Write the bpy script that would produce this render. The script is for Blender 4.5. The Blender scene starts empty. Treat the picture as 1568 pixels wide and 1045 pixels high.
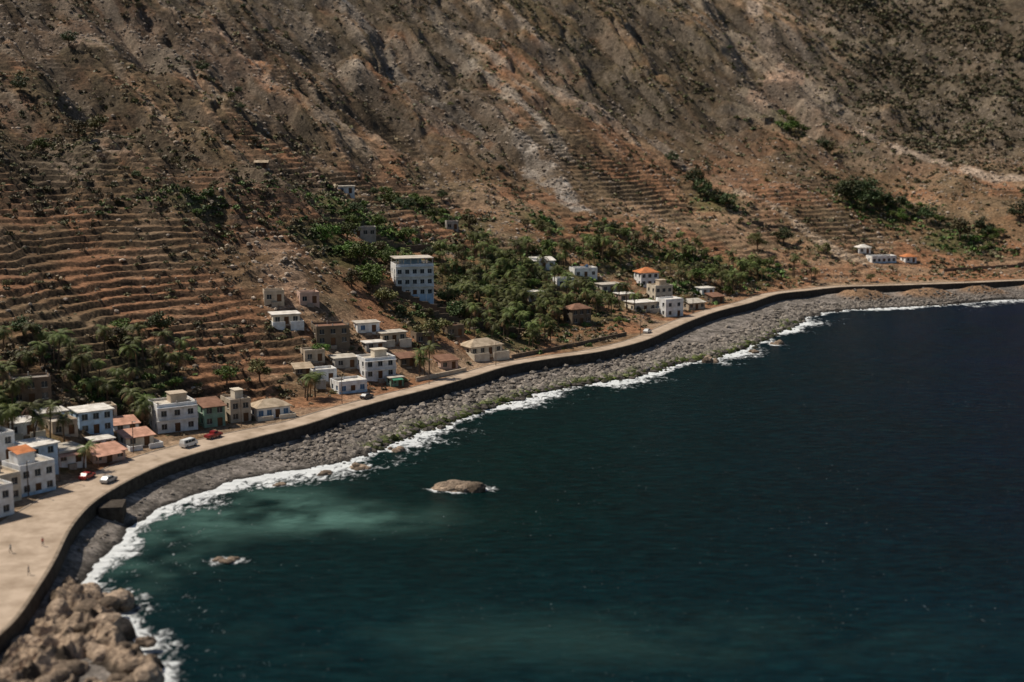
import bpy, numpy as np, math, random
from mathutils import Vector, Matrix
rng=np.random.default_rng(7); random.seed(7)
SC=bpy.context.scene; COL=SC.collection
# ------------------------------------------------------------------ world data (metres)
OUT0=[(-76.4,171.3),(-77.8,185.6),(-78.6,197.3),(-78.0,206.4),(-77.9,214.7),(-79.3,228.6),(-81.0,242.4),(-84.1,262.1),(-84.9,277.8),(-83.3,291.1),(-79.9,305.2),(-76.3,314.5),(-69.7,325.7),(-61.0,337.7),(-51.7,350.5),(-43.6,365.9),(-33.0,382.7),(-23.0,396.3),(-12.4,412.9),(-0.8,431.9),(13.7,445.6),(29.0,457.7),(44.8,478.4),(57.8,505.5),(67.4,525.8),(80.5,549.5),(97.3,573.5),(113,600),(129,612),(146,624),(164,628),(186,633),(212,640),(234,647),(295,662),(395,675),(620,700)]
WAT0=[(-61,172),(-56,188),(-53,201),(-58,212),(-65,227),(-75,238),(-78,258),(-78,274),(-76,290),(-69,303),(-62,317),(-53,324),(-44,329),(-38,341),(-31,355),(-23,370),(-15,382),(-4,399),(9,418),(23,430),(36,441),(51,459),(66,476),(79,493),(92,514),(104,537),(120,571),(138,590),(160,599),(183,603),(204,616),(227,624),(287,642),(384,655),(620,680)]
CTRL=[(-153,300,10),(-174,345,31),(-208,420,58),(-264,540,99),(-314,650,145),(-111,300,11),(-121,330,18),(-132,362,29),(-145,400,41),(-159,442,57),(-178,500,76),(-201,570,100),(-232,660,132),(-265,760,172),(-95,348,8),(-101,372,16),(-111,410,31),(-121,450,46),(-131,490,61),(-143,540,75),(-163,620,101),(-186,710,135),(-68,378,5),(-71,395,12),(-75,420,23),(-80,450,36),(-85,480,48),(-88,500,58),(-95,545,65),(-111,640,88),(-129,750,122),(-142,830,154),(-35,403,5),(-38,440,16),(-40,470,22),(-44,520,28),(-49,580,40),(-54,640,53),(-59,700,72),(-66,790,106),(-72,880,147),(3,445,5),(4,510,10),(4,560,19),(4,610,30),(5,660,43),(5,750,72),(6,840,107),(7,930,151),(7,1010,191),(51,508,5),(57,575,9),(62,620,17),(66,670,27),(73,740,45),(79,810,70),(88,900,109),(96,990,155),(118,615,5),(124,645,9),(132,690,19),(141,740,38),(155,820,63),(169,900,89),(184,980,120),(197,1060,160),(213,1150,196),(184,645,4),(196,690,10),(209,740,25),(225,800,45),(246,880,69),(272,980,111),(298,1080,161),(236,652,4),(249,690,10),(263,730,25),(283,790,46),(303,850,70),(332,940,110),(365,1040,158),(315,670,4),(345,740,28),(392,850,70),(468,1030,158)]
def smooth(p,k=3):
    p=np.array(p,float);out=[]
    q=np.vstack([2*p[0]-p[1],p,2*p[-1]-p[-2]])
    for i in range(1,len(q)-2):
        for j in range(k):
            t=j/k;a,b,c,d=q[i-1],q[i],q[i+1],q[i+2]
            out.append(.5*((2*b)+(-a+c)*t+(2*a-5*b+4*c-d)*t*t+(-a+3*b-3*c+d)*t**3))
    out.append(p[-1]);return np.array(out)
OUT=smooth(OUT0,3);WAT=smooth(WAT0,2)
TAB=rng.random(65536)
def vn(x,y,seed=0):
    xi=np.floor(x).astype(np.int64);yi=np.floor(y).astype(np.int64);xf=x-xi;yf=y-yi
    xf=xf*xf*(3-2*xf);yf=yf*yf*(3-2*yf)
    h=lambda i,j:TAB[((i*73856093)^(j*19349663)^(seed*83492791))&65535]
    return (h(xi,yi)*(1-xf)+h(xi+1,yi)*xf)*(1-yf)+(h(xi,yi+1)*(1-xf)+h(xi+1,yi+1)*xf)*yf
def fbm(x,y,o=4,seed=0):
    s=0;a=.5;t=0
    for i in range(o):
        s=s+a*vn(x,y,seed+i*17);t+=a;a*=.5;x=x*2.03+13.7;y=y*2.03+7.1
    return s/t
def sst(a,b,x):
    t=np.clip((x-a)/(b-a),0,1);return t*t*(3-2*t)
def sdist(X,Y,poly):
    best=np.full(X.shape,1e18);sg=np.zeros(X.shape)
    for i in range(len(poly)-1):
        ax,ay=poly[i];bx,by=poly[i+1];dx,dy=bx-ax,by-ay;L=dx*dx+dy*dy
        t=np.clip(((X-ax)*dx+(Y-ay)*dy)/L,0,1)
        ex=X-ax-t*dx;ey=Y-ay-t*dy;d=ex*ex+ey*ey
        m=d<best-1e-9;best=np.where(m,d,best);sg=np.where(m,dx*ey-dy*ex,sg)
    return np.sqrt(best)*np.sign(sg)
def pdist(X,Y,poly): return np.abs(sdist(X,Y,np.array(poly,float)))
C=np.array(CTRL,float);n=len(C);A=np.zeros((n+3,n+3))
K=lambda r2:np.sqrt(r2+625.)
r2=(C[:,None,0]-C[None,:,0])**2+(C[:,None,1]-C[None,:,1])**2
A[:n,:n]=K(r2);A[:n,n:]=np.c_[np.ones(n),C[:,0]/100,C[:,1]/100];A[n:,:n]=A[:n,n:].T
w=np.linalg.solve(A,np.r_[C[:,2],0,0,0])
def rbf(X,Y):
    z=w[n]+w[n+1]*X/100+w[n+2]*Y/100
    for i in range(n): z=z+w[i]*K((X-C[i,0])**2+(Y-C[i,1])**2)
    return z
def rwid(Y): return np.interp(Y,[200,250,278,300,335,352,380],[24,17,12.5,11,10,7.5,6.3])
def blob(X,Y,cx,cy,rx,ry=None):
    ry=ry or rx
    return np.exp(-(((X-cx)/rx)**2+((Y-cy)/ry)**2))
CREST=[(-135,462),(-118,474),(-100,486),(-84,502),(-71,530),(-58,552),(-40,560)]
GULLY=[(150,1010),(168,940),(176,890),(196,840),(210,790),(228,735),(236,700)]
def terr_mask(X,Y):
    m=sst(-50,-70,X)*sst(575,480,Y)*sst(312,335,Y)
    m=m*(1-.95*blob(X,Y,-76,448,22,28))*(1-.9*blob(X,Y,-108,480,22,14))
    m=m*(.6+.4*sst(.33,.5,fbm(X/26,Y/26,3,36)))
    br=sst(.38,.54,fbm(X/34,Y/34,3,31))
    m2=br*sst(860,740,Y)*sst(450,520,Y)*.75
    m3=np.maximum(blob(X,Y,60,725,50,60),np.maximum(blob(X,Y,105,655,40,40),np.maximum(blob(X,Y,-85,610,75,70)*.95,blob(X,Y,170,715,40,25)*.8)))
    return np.clip(np.maximum(m,np.maximum(m2,np.minimum(1,m3*1.4)*(.55+.45*br))),0,1)
def shoreline_shift(X,Y): return (fbm(X/9,Y/9,3,5)-.5)*5
def height(X,Y,full=False):
    do=sdist(X,Y,OUT);dw=sdist(X,Y,WAT)+shoreline_shift(X,Y)
    z=rbf(X,Y);di=do-rwid(Y)
    far=sst(25,90,z)
    ac=X*.81+Y*.59;al=X*.59-Y*.81
    wob=(fbm(X/50,Y/50,3,3)-.5)*40
    g1=1-np.abs(2*fbm((ac+wob)/38,al/150,3,11)-1)
    g2=1-np.abs(2*fbm((ac+wob)/13,al/60,3,12)-1)
    z=z-far*(np.clip(g1-.55,0,1)*26+np.clip(g2-.6,0,1)*10)
    z=z-9*sst(22,0,pdist(X,Y,GULLY))*sst(15,50,z)
    z=z+far*3.5*(fbm(X/25,Y/25,4,21)-.5)*2
    zz=z+(fbm(X/22,Y/22,3,8)-.5)*6*sst(6,20,z)
    ro=blob(X,Y,-110,478,20,10)+blob(X,Y,-78,452,18,22)*.6+.5*sst(7,1,pdist(X,Y,CREST))
    zz=zz+ro*(fbm(X/6,Y/6,4,44)-.35)*8
    zz=zz+blob(X,Y,-90,505,50,10)*3
    tm=terr_mask(X,Y)
    s=1.85
    q=zz/s+(fbm(X/9,Y/9,2,9)-.5)*.7;f=q-np.floor(q)
    zt=s*(np.floor(q)+sst(.74,.97,f)*.9+.10*f)-(q*s-zz)
    z2=zz*(1-tm)+zt*tm
    z2=z2+(fbm(X/3.2,Y/3.2,3,77)-.5)*(.7+1.5*far)*(1-.6*tm)
    t=sst(0,14,di)
    zl=5+t*(np.maximum(z2,5.2)-5)
    zb=np.where(dw>0,2.3*dw/(dw+np.abs(do)+.01),np.maximum(.13*dw,-4))
    mound=4.6*blob(X,Y,152,613,11,7)+4.2*blob(X,Y,183,619,13,7)+3.6*blob(X,Y,210,630,12,6)+3*blob(X,Y,240,640,14,5)
    mound=mound*(.7+.6*fbm(X/5,Y/5,3,66))
    zb=zb+np.where(do<0,mound,0)+np.where((dw>0)&(do<0),(fbm(X/1.6,Y/1.6,2,70)-.5)*.4,0)
    Z=np.where(do>1.0,np.where(di<0,4.85,zl),zb)
    if full: return Z,do,dw,di,tm,far,ro,g1,g2,mound
    return Z
def hz(x,y): return float(height(np.array([float(x)]),np.array([float(y)]))[0])
# ------------------------------------------------------------------ mesh helper
def np_mesh(name,V,Fa,col=None,mat=None,sm=False,fl=None,link=True):
    V=np.asarray(V,np.float32);Fa=np.asarray(Fa,np.int32);k=Fa.shape[1]
    me=bpy.data.meshes.new(name);me.vertices.add(len(V));me.vertices.foreach_set('co',V.ravel())
    me.loops.add(Fa.size);me.loops.foreach_set('vertex_index',Fa.ravel())
    me.polygons.add(len(Fa));me.polygons.foreach_set('loop_start',np.arange(0,Fa.size,k,dtype=np.int32))
    me.polygons.foreach_set('use_smooth',np.full(len(Fa),sm))
    me.update(calc_edges=True)
    if col is not None:
        a=me.color_attributes.new('tint','FLOAT_COLOR','POINT')
        a.data.foreach_set('color',np.c_[col,np.ones(len(col))].astype(np.float32).ravel())
    if fl:
        for kk,vv in fl.items():
            a=me.attributes.new(kk,'FLOAT','POINT');a.data.foreach_set('value',np.asarray(vv,np.float32).ravel())
    if mat: me.materials.append(mat)
    if not link: return me
    o=bpy.data.objects.new(name,me);COL.objects.link(o);return o
# ------------------------------------------------------------------ materials
def newmat(name):
    m=bpy.data.materials.new(name);m.use_nodes=True;nt=m.node_tree
    return m,nt,nt.nodes['Principled BSDF'],nt.nodes,nt.links
def plain(name,c,rough=.85,var=.25,scale=.6,spec=.2,bump=0.,metal=0.):
    m,nt,b,N,L=newmat(name)
    tc=N.new('ShaderNodeTexCoord');no=N.new('ShaderNodeTexNoise');no.inputs['Scale'].default_value=scale;no.inputs['Detail'].default_value=6;no.inputs['Roughness'].default_value=.65
    L.new(tc.outputs['Object'],no.inputs['Vector'])
    r=N.new('ShaderNodeValToRGB');r.color_ramp.elements[0].position=.3;r.color_ramp.elements[1].position=.62
    r.color_ramp.elements[0].color=(*[x*(1-var)*k for x,k in zip(c,(1,.95,.88))],1);r.color_ramp.elements[1].color=(*[min(.85,x*(1+var*.35)) for x in c],1)
    L.new(no.outputs[0],r.inputs[0]);L.new(r.outputs[0],b.inputs['Base Color'])
    b.inputs['Roughness'].default_value=rough;b.inputs['Specular IOR Level'].default_value=spec;b.inputs['Metallic'].default_value=metal
    if bump:
        bp=N.new('ShaderNodeBump');bp.inputs['Strength'].default_value=bump;bp.inputs['Distance'].default_value=.1
        L.new(no.outputs[0],bp.inputs['Height']);L.new(bp.outputs[0],b.inputs['Normal'])
    return m
def tinted(name,s1,s2,lo,hi,bump=.6,dist=.3,rough=.95,spec=.1):
    m,nt,b,N,L=newmat(name)
    at=N.new('ShaderNodeAttribute');at.attribute_name='tint'
    tc=N.new('ShaderNodeTexCoord')
    n1=N.new('ShaderNodeTexNoise');n1.inputs['Scale'].default_value=s1;n1.inputs['Detail'].default_value=6;n1.inputs['Roughness'].default_value=.8
    n2=N.new('ShaderNodeTexVoronoi');n2.inputs['Scale'].default_value=s2
    L.new(tc.outputs['Object'],n1.inputs['Vector']);L.new(tc.outputs['Object'],n2.inputs['Vector'])
    mr=N.new('ShaderNodeMapRange');mr.inputs['From Min'].default_value=.34;mr.inputs['From Max'].default_value=.66;mr.inputs['To Min'].default_value=lo;mr.inputs['To Max'].default_value=hi
    L.new(n1.outputs[0],mr.inputs[0])
    sep=N.new('ShaderNodeSeparateColor');L.new(n2.outputs['Color'],sep.inputs[0])
    mr2=N.new('ShaderNodeMapRange');mr2.inputs['To Min'].default_value=.65;mr2.inputs['To Max'].default_value=1.35;L.new(sep.outputs[0],mr2.inputs[0])
    mu=N.new('ShaderNodeMath');mu.operation='MULTIPLY';L.new(mr.outputs[0],mu.inputs[0]);L.new(mr2.outputs[0],mu.inputs[1])
    vm=N.new('ShaderNodeVectorMath');vm.operation='SCALE';L.new(at.outputs['Color'],vm.inputs[0]);L.new(mu.outputs[0],vm.inputs['Scale'])
    L.new(vm.outputs[0],b.inputs['Base Color'])
    bp=N.new('ShaderNodeBump');bp.inputs['Strength'].default_value=bump;bp.inputs['Distance'].default_value=dist
    L.new(n1.outputs[0],bp.inputs['Height']);L.new(bp.outputs[0],b.inputs['Normal'])
    b.inputs['Roughness'].default_value=rough;b.inputs['Specular IOR Level'].default_value=spec
    return m
M_ter=tinted('hillside_soil',.5,1.5,.5,1.5,1.,1.0)
M_rock=tinted('rock',1.2,2.5,.6,1.35,.8,.3,.9,.15)
def leafmat(name):
    m,nt,b,N,L=newmat(name)
    at=N.new('ShaderNodeAttribute');at.attribute_name='tint'
    oi=N.new('ShaderNodeObjectInfo');hs=N.new('ShaderNodeHueSaturation')
    mr=N.new('ShaderNodeMapRange');mr.inputs['To Min'].default_value=.7;mr.inputs['To Max'].default_value=1.7
    mh=N.new('ShaderNodeMapRange');mh.inputs['To Min'].default_value=.455;mh.inputs['To Max'].default_value=.51
    L.new(oi.outputs['Random'],mr.inputs[0]);L.new(oi.outputs['Random'],mh.inputs[0])
    L.new(mr.outputs[0],hs.inputs['Value']);L.new(mh.outputs[0],hs.inputs['Hue']);L.new(at.outputs['Color'],hs.inputs['Color'])
    L.new(hs.outputs[0],b.inputs['Base Color']);b.inputs['Roughness'].default_value=.6;b.inputs['Specular IOR Level'].default_value=.25
    return m
M_leaf=leafmat('foliage')
M_bark=plain('bark',(.13,.09,.06),.95,.4,2)
# ------------------------------------------------------------------ terrain
def axis(segs):
    o=[segs[0][0]]
    for a,b,s in segs:
        k=max(1,int(round((b-a)/s)));o+=list(np.linspace(a,b,k+1)[1:])
    return np.array(o)
xs=axis([(-620,-300,4),(-300,-170,1.6),(-170,140,.8),(140,300,1.3),(300,760,4)])
ys=axis([(150,230,1),(230,520,.65),(520,820,.95),(820,1050,1.8),(1050,1400,4)])
X,Y=np.meshgrid(xs,ys)
Z,do,dw,di,tm,far,ro,g1,g2,mound=height(X,Y,True)
gy,gx=np.gradient(Z,ys,xs);slope=np.sqrt(gx*gx+gy*gy)
def c3(*c): return np.array(c)[None,None,:]
def mix(a,b,t): return a*(1-t[...,None])+b*t[...,None]
nA=fbm(X/70,Y/70,4,101);nB=fbm(X/14,Y/14,4,102);nC=fbm(X/3.5,Y/3.5,3,103)
red=c3(.295,.150,.080);tan=c3(.33,.22,.135);gry=c3(.265,.215,.165);drk=c3(.06,.046,.032);grn=c3(.065,.072,.025);olv=c3(.13,.106,.06)
col=mix(red+0*X[...,None],tan+0*X[...,None],sst(.45,.62,nA*.5+nB*.5)*.8)
col=mix(col,olv,sst(.47,.6,fbm(X/30,Y/30,4,111))*.55)
col=mix(col,gry,sst(.5,.64,fbm(X/40,Y/40,4,104))*.6*sst(30,70,Z))
ac=X*.81+Y*.59;al=X*.59-Y*.81
stk=fbm(ac/6,al/70,4,107)
col=mix(col,gry*1.3,sst(.52,.64,stk)*.75*sst(45,90,Z))
col=mix(col,olv*.7,sst(.5,.38,stk)*.7*sst(40,80,Z))
rh=sst(190,250,X+(nB-.5)*60)*sst(760,880,Y)
col=mix(col,c3(.15,.122,.08),rh*.75)
col=mix(col,olv*.85,blob(X,Y,110,930,60,110)*.75)
STK=[]
def streak(pl,wd,c,s,seed,reg=True):
    global col
    if reg: STK.append((pl,wd))
    d=pdist(X,Y,pl)+(fbm(X/9,Y/9,3,seed)-.5)*wd*2.6
    col=mix(col,np.array(c)[None,None,:],sst(wd,wd*.3,d)*s*(.6+.8*nC))
streak([(-110,890),(-94,860),(-60,806),(-29,771),(-1,753),(21,703),(30,670)],8,(.42,.36,.30),.9,201)
streak([(-50,900),(-20,830),(10,790),(30,740)],5,(.40,.34,.27),.7,207)
streak([(-130,860),(-105,800),(-80,760)],5,(.38,.32,.25),.6,217)
streak([(165,1090),(172,1047),(183,980),(176,934),(209,892),(237,844),(262,800),(300,780)],7,(.44,.335,.25),.9,202)
streak([(183,960),(168,930),(155,905),(170,885)],12,(.42,.28,.195),.9,203)
streak([(195,905),(180,890),(160,900)],10,(.42,.29,.2),.85,213)
streak([(60,857),(80,812),(95,780)],5,(.40,.32,.25),.7,204)
streak([(118,744),(143,714),(156,690),(175,670)],5,(.46,.34,.235),.85,205)
streak([(-215,640),(-192,665),(-154,710),(-130,690)],28,(.36,.25,.18),.65,206)
streak([(-78,470),(-72,440),(-66,425)],10,(.38,.255,.17),.75,208)
streak([(-193,592),(-168,628),(-142,663),(-110,690)],1.0,(.09,.06,.04),.9,220,False)
col=mix(col,drk,np.clip(ro,0,1)*sst(.40,.6,nC)*.8)
G=[(-64,487,16),(-52,551,16),(-41,618,20),(-26,613,18),(-6,568,22),(4,543,26),(4,501,24),(20,571,22),(23,520,20),(41,605,20),(63,631,20),(87,641,18),(100,625,18),(115,644,16),(-97,377,12),(-105,353,12),(-115,326,14),(-93,370,10),(42,551,18),(-35,523,18),(-16,531,20),(-5,469,18),(73,594,18),(172,872,24),(102,725,16),(-106,477,12),(-71,546,14),(-30,455,14),(195,755,30),(226,716,20),(-102,306,10),(-95,356,10),(-62,578,13),(15,635,14),(45,648,14)]
gm=0*X
for gx_,gy_,gr in G: gm=np.maximum(gm,blob(X,Y,gx_,gy_,gr))
col=mix(col,grn*1.2,sst(.25,.8,gm*(.6+.8*nB))*.7)
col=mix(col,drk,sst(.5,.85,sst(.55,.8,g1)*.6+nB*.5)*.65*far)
col=mix(col,olv*.6,sst(16,3,pdist(X,Y,GULLY)+(nB-.5)*20)*.7*sst(780,740,Y))
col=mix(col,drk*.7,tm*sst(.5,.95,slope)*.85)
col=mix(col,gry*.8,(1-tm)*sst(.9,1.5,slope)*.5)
col=mix(col,c3(.38,.27,.18),sst(8,1,np.abs(di-3))*sst(.4,.6,nB)*(di>-1)*.7)
col=col*(.7+.6*nC)[...,None]
sea=do<1.0
beach=mix(c3(.27,.235,.205)+0*X[...,None],c3(.16,.14,.12)+0*X[...,None],sst(.35,.65,nC))
alg=sst(5,1.5,dw)*sst(.42,.58,fbm(X/12,Y/12,3,120)+.12)*sst(345,400,Y)*sst(570,520,Y)
beach=mix(beach,c3(.075,.095,.025),alg*.7)
beach=mix(beach,c3(.05,.045,.04),sst(2,.3,dw))
beach=mix(beach,c3(.28,.175,.105),sst(.8,2.5,mound))
col=np.where(sea[...,None],beach,col)
nx,ny=len(xs),len(ys);idx=np.arange(nx*ny).reshape(ny,nx)
Fc=np.stack([idx[:-1,:-1],idx[:-1,1:],idx[1:,1:],idx[1:,:-1]],-1).reshape(-1,4)
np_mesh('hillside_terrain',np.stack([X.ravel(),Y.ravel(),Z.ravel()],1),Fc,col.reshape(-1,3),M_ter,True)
# rugged lava outcrop below the promenade
xo=np.arange(-82,-44,.2);yo=np.arange(186,250,.2);XO,YO=np.meshgrid(xo,yo)
dO=-sdist(XO,YO,OUT);dW=sdist(XO,YO,WAT)+(fbm(XO/5,YO/5,3,400)-.5)*8
mk=sst(-2,2.5,dW)*sst(0,2.5,dO+.6)*sst(249,240,YO)
rg=1-np.abs(2*fbm(XO/9,YO/9,3,401)-1);rg2=1-np.abs(2*fbm(XO/3,YO/3,3,402)-1);vo=fbm(XO/9,YO/9,2,403)
ZO=-1.2+mk*(.2+3.0*vo+6.5*(rg-.62)+2.4*(rg2-.65)+.35*(fbm(XO/.6,YO/.6,3,404)-.5))
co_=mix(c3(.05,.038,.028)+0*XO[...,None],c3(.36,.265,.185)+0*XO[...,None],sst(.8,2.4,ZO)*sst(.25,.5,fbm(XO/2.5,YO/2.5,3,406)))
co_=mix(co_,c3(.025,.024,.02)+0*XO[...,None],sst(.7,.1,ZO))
nx,ny=len(xo),len(yo);idx=np.arange(nx*ny).reshape(ny,nx)
Fc=np.stack([idx[:-1,:-1],idx[:-1,1:],idx[1:,1:],idx[1:,:-1]],-1).reshape(-1,4)
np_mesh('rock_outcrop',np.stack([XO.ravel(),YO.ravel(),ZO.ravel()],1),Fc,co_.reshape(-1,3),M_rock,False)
# ------------------------------------------------------------------ sea
ROCKS=[(-11,309,6.4,3.0,1.7),(-54,258,3,1.5,.8),(67,468,2.6,2,2.2),(-36,327,2.4,1.8,1.1),(-44,322,2.2,1.7,1.0),(84,486,2.2,1.7,1.6),(95,503,2.5,2,1.8),(-53,312,1.6,1.2,.8),(-29,345,2,1.6,1.1)]
xs2=axis([(-3000,-130,300),(-130,300,1.2),(300,3000,300)]);ys2=axis([(-3000,150,300),(150,670,1.1),(670,900,20)])
X2,Y2=np.meshgrid(xs2,ys2)
dS=-(sdist(X2,Y2,WAT)+shoreline_shift(X2,Y2))
rk=np.full(X2.shape,99.)
for x,y,a,b,h in ROCKS: rk=np.minimum(rk,(np.sqrt(((X2-x)/(a+.5))**2+((Y2-y)/(b+.5))**2)-1)*b)
along=fbm(X2/20,Y2/20,3,140)
surge=4.5+9*sst(.35,.7,along)
surge=surge*np.interp(Y2,[200,235,260,330,480,600,650],[.6,.7,.95,1.2,1.25,1.15,.9])
fo=np.maximum(1.3-dS/surge,.28*sst(30,9,dS)*sst(.4,.6,fbm(X2/13,Y2/13,3,141)))
fo=np.maximum(fo,(1.-rk/1.6)*.75)
turb=np.clip(blob(X2,Y2,-54,294,15,12)+.95*blob(X2,Y2,-38,287,17,9)+.6*blob(X2,Y2,-66,266,9,22)+.10*blob(X2,Y2,10,218,50,12),0,1)
turb=turb*sst(.25,.75,fbm(X2/11,Y2/11,5,150))*1.25
nx,ny=len(xs2),len(ys2);idx=np.arange(nx*ny).reshape(ny,nx)
Fc=np.stack([idx[:-1,:-1],idx[:-1,1:],idx[1:,1:],idx[1:,:-1]],-1).reshape(-1,4)
m,nt,b,N,L=newmat('sea_water')
tc=N.new('ShaderNodeTexCoord')
def att(nm):
    a=N.new('ShaderNodeAttribute');a.attribute_name=nm;return a.outputs['Fac']
def noise(sc,det,ro_=.6,st=(1,1,1),dis=0,rot=.5):
    mp=N.new('ShaderNodeMapping');mp.inputs['Scale'].default_value=st;mp.inputs['Rotation'].default_value=(0,0,rot);L.new(tc.outputs['Object'],mp.inputs[0])
    q=N.new('ShaderNodeTexNoise');q.inputs['Scale'].default_value=sc;q.inputs['Detail'].default_value=det;q.inputs['Roughness'].default_value=ro_;q.inputs['Distortion'].default_value=dis;L.new(mp.outputs[0],q.inputs['Vector']);return q.outputs[0]
def mth(op,a,b_):
    q=N.new('ShaderNodeMath');q.operation=op
    for i,s in enumerate((a,b_)):
        if isinstance(s,(int,float)): q.inputs[i].default_value=s
        else: L.new(s,q.inputs[i])
    return q.outputs[0]
def mrg(a,f0,f1,t0=0,t1=1):
    q=N.new('ShaderNodeMapRange');L.new(a,q.inputs[0])
    for k,v in zip(('From Min','From Max','To Min','To Max'),(f0,f1,t0,t1)): q.inputs[k].default_value=v
    return q.outputs[0]
def mx(f,c1,c2):
    q=N.new('ShaderNodeMix');q.data_type='RGBA'
    if isinstance(f,(int,float)): q.inputs[0].default_value=f
    else: L.new(f,q.inputs[0])
    for i,c in ((6,c1),(7,c2)):
        if isinstance(c,tuple): q.inputs[i].default_value=(*c,1)
        else: L.new(c,q.inputs[i])
    return q.outputs[2]
fn=noise(.5,8,.72,(1,.6,1),.8)
fsum=mth('ADD',att('foam'),mth('MULTIPLY',mth('SUBTRACT',fn,.5),2.8))
foam=mrg(fsum,.55,.88)
glint_flecks=mth('MULTIPLY',mrg(noise(1.7,3,.6,(1,.6,1)),.70,.72,0,.75),mrg(noise(.04,3),.42,.58))  # sparkle glints and small whitecap specks, painted into the water colour
sx=N.new('ShaderNodeSeparateXYZ');L.new(tc.outputs['Object'],sx.inputs[0])
deep=mx(mrg(mth('ADD',sx.outputs[0],mth('MULTIPLY',sx.outputs[1],-.15)),-50,110),(.0018,.016,.014),(.0008,.0065,.024))
deep=mx(mrg(sx.outputs[1],290,215,0,.6),deep,(.0012,.022,.032))
deep=mx(mrg(noise(.03,4),.35,.65,0,.4),deep,(.0015,.008,.009))
rip=noise(.5,6,.8,(.4,1,1),.3)
deep=mx(mrg(rip,.50,.68,0,.5),deep,(.005,.038,.042))
deep=mx(mrg(rip,.5,.36,0,.7),deep,(.0006,.004,.006))
shal=mx(att('turb'),deep,(.105,.215,.18))
shal=mx(mth('MULTIPLY',mrg(rip,.5,.36,0,.5),att('turb')),shal,(.03,.09,.085))
wc=mx(glint_flecks,shal,(.5,.55,.55));wc=mx(foam,wc,(.80,.82,.81))
L.new(wc,b.inputs['Base Color']);b.inputs['IOR'].default_value=1.33;b.inputs['Specular IOR Level'].default_value=.04
L.new(mrg(foam,0,1,.25,.9),b.inputs['Roughness'])
hh=mth('ADD',mth('ADD',mth('MULTIPLY',noise(.22,5,.6,(.5,1,1)),.9),mth('MULTIPLY',rip,.8)),mth('MULTIPLY',foam,.3))
bp=N.new('ShaderNodeBump');bp.inputs['Strength'].default_value=1.;bp.inputs['Distance'].default_value=1.3;L.new(hh,bp.inputs['Height']);L.new(bp.outputs[0],b.inputs['Normal'])
np_mesh('sea',np.stack([X2.ravel(),Y2.ravel(),0*X2.ravel()],1),Fc,None,m,True,{'foam':fo,'turb':turb})
# ------------------------------------------------------------------ road, seawall
def offs(poly,d):
    t=np.gradient(poly,axis=0);t/=np.linalg.norm(t,axis=1)[:,None]
    nn=np.stack([-t[:,1],t[:,0]],1);return poly+nn*np.asarray(d).reshape(-1,1)
OUTs=smooth(OUT0,6);rw=rwid(OUTs[:,1])
M_road=plain('road_dusty',(.44,.345,.26),.95,.38,.18,.1)
M_kerb=plain('kerb_concrete',(.36,.30,.24),.9,.3,.8)
M_sw=plain('seawall_stone',(.07,.058,.047),.95,.55,.9,.1,.6)
def ribbon(name,prof,mat):
    V=[];k=len(prof)
    for d,z in prof:
        q=offs(OUTs,d*np.ones(len(OUTs)) if np.isscalar(d) else d);V.append(np.c_[q,np.full(len(q),z)])
    V=np.stack(V,1).reshape(-1,3);m_=len(OUTs);Fq=[]
    for i in range(m_-1):
        for j in range(k-1): Fq.append((i*k+j,i*k+j+1,(i+1)*k+j+1,(i+1)*k+j))
    return np_mesh(name,V,Fq,None,mat)
ribbon('coastal_road',[(.5,5.0),(rw*.33,5.06),(rw*.66,5.06),(rw,5.02)],M_road)
ribbon('kerb',[(rw,4.8),(rw,5.14),(rw+.3,5.14),(rw+.3,4.8)],M_kerb)
ribbon('seawall',[(-.25,-1.5),(0.,5.28),(.5,5.28),(.5,4.7)],M_sw)
ribbon('seawall_coping',[(-.07,5.15),(-.07,5.36),(.57,5.36),(.57,5.15)],plain('coping',(.24,.19,.14),.9,.45,.7))
# ------------------------------------------------------------------ box builder
class MB:
    def __init__(s): s.v=[];s.f=[]
    def box(s,x0,y0,z0,x1,y1,z1):
        b=len(s.v);s.v+=[(x0,y0,z0),(x1,y0,z0),(x1,y1,z0),(x0,y1,z0),(x0,y0,z1),(x1,y0,z1),(x1,y1,z1),(x0,y1,z1)]
        s.f+=[tuple(b+i for i in q) for q in ((0,3,2,1),(4,5,6,7),(0,1,5,4),(1,2,6,5),(2,3,7,6),(3,0,4,7))]
    def quad(s,*p):
        b=len(s.v);s.v+=list(p);s.f.append(tuple(range(b,b+len(p))))
    def tube(s,p0,p1,r0,r1,k=8):
        p0,p1=Vector(p0),Vector(p1);d=(p1-p0).normalized();a=d.orthogonal().normalized();c=d.cross(a);b=len(s.v)
        for p,r in((p0,r0),(p1,r1)):
            for i in range(k):
                t=2*math.pi*i/k;s.v.append(tuple(p+a*r*math.cos(t)+c*r*math.sin(t)))
        for i in range(k): s.f.append((b+i,b+(i+1)%k,b+k+(i+1)%k,b+k+i))
        s.f.append(tuple(b+k+i for i in range(k)));s.f.append(tuple(b+k-1-i for i in range(k)))
    def obj(s,name,mat,parent=None):
        if not s.v: return None
        me=bpy.data.meshes.new(name);me.from_pydata(s.v,[],s.f);me.materials.append(mat);me.update()
        o=bpy.data.objects.new(name,me);COL.objects.link(o)
        if parent: o.parent=parent
        return o
def empty(name,x,y,z,yaw=0):
    e=bpy.data.objects.new(name,None);COL.objects.link(e);e.location=(x,y,z);e.rotation_euler=(0,0,yaw);return e
PC={'white':(.80,.79,.76),'cream':(.66,.58,.46),'blue':(.46,.60,.74),'grey':(.40,.37,.33),'beige':(.50,.41,.31),'green':(.22,.33,.25),'stone':(.18,.14,.10),'pink':(.56,.39,.31),'brown':(.19,.13,.09)}
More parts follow.
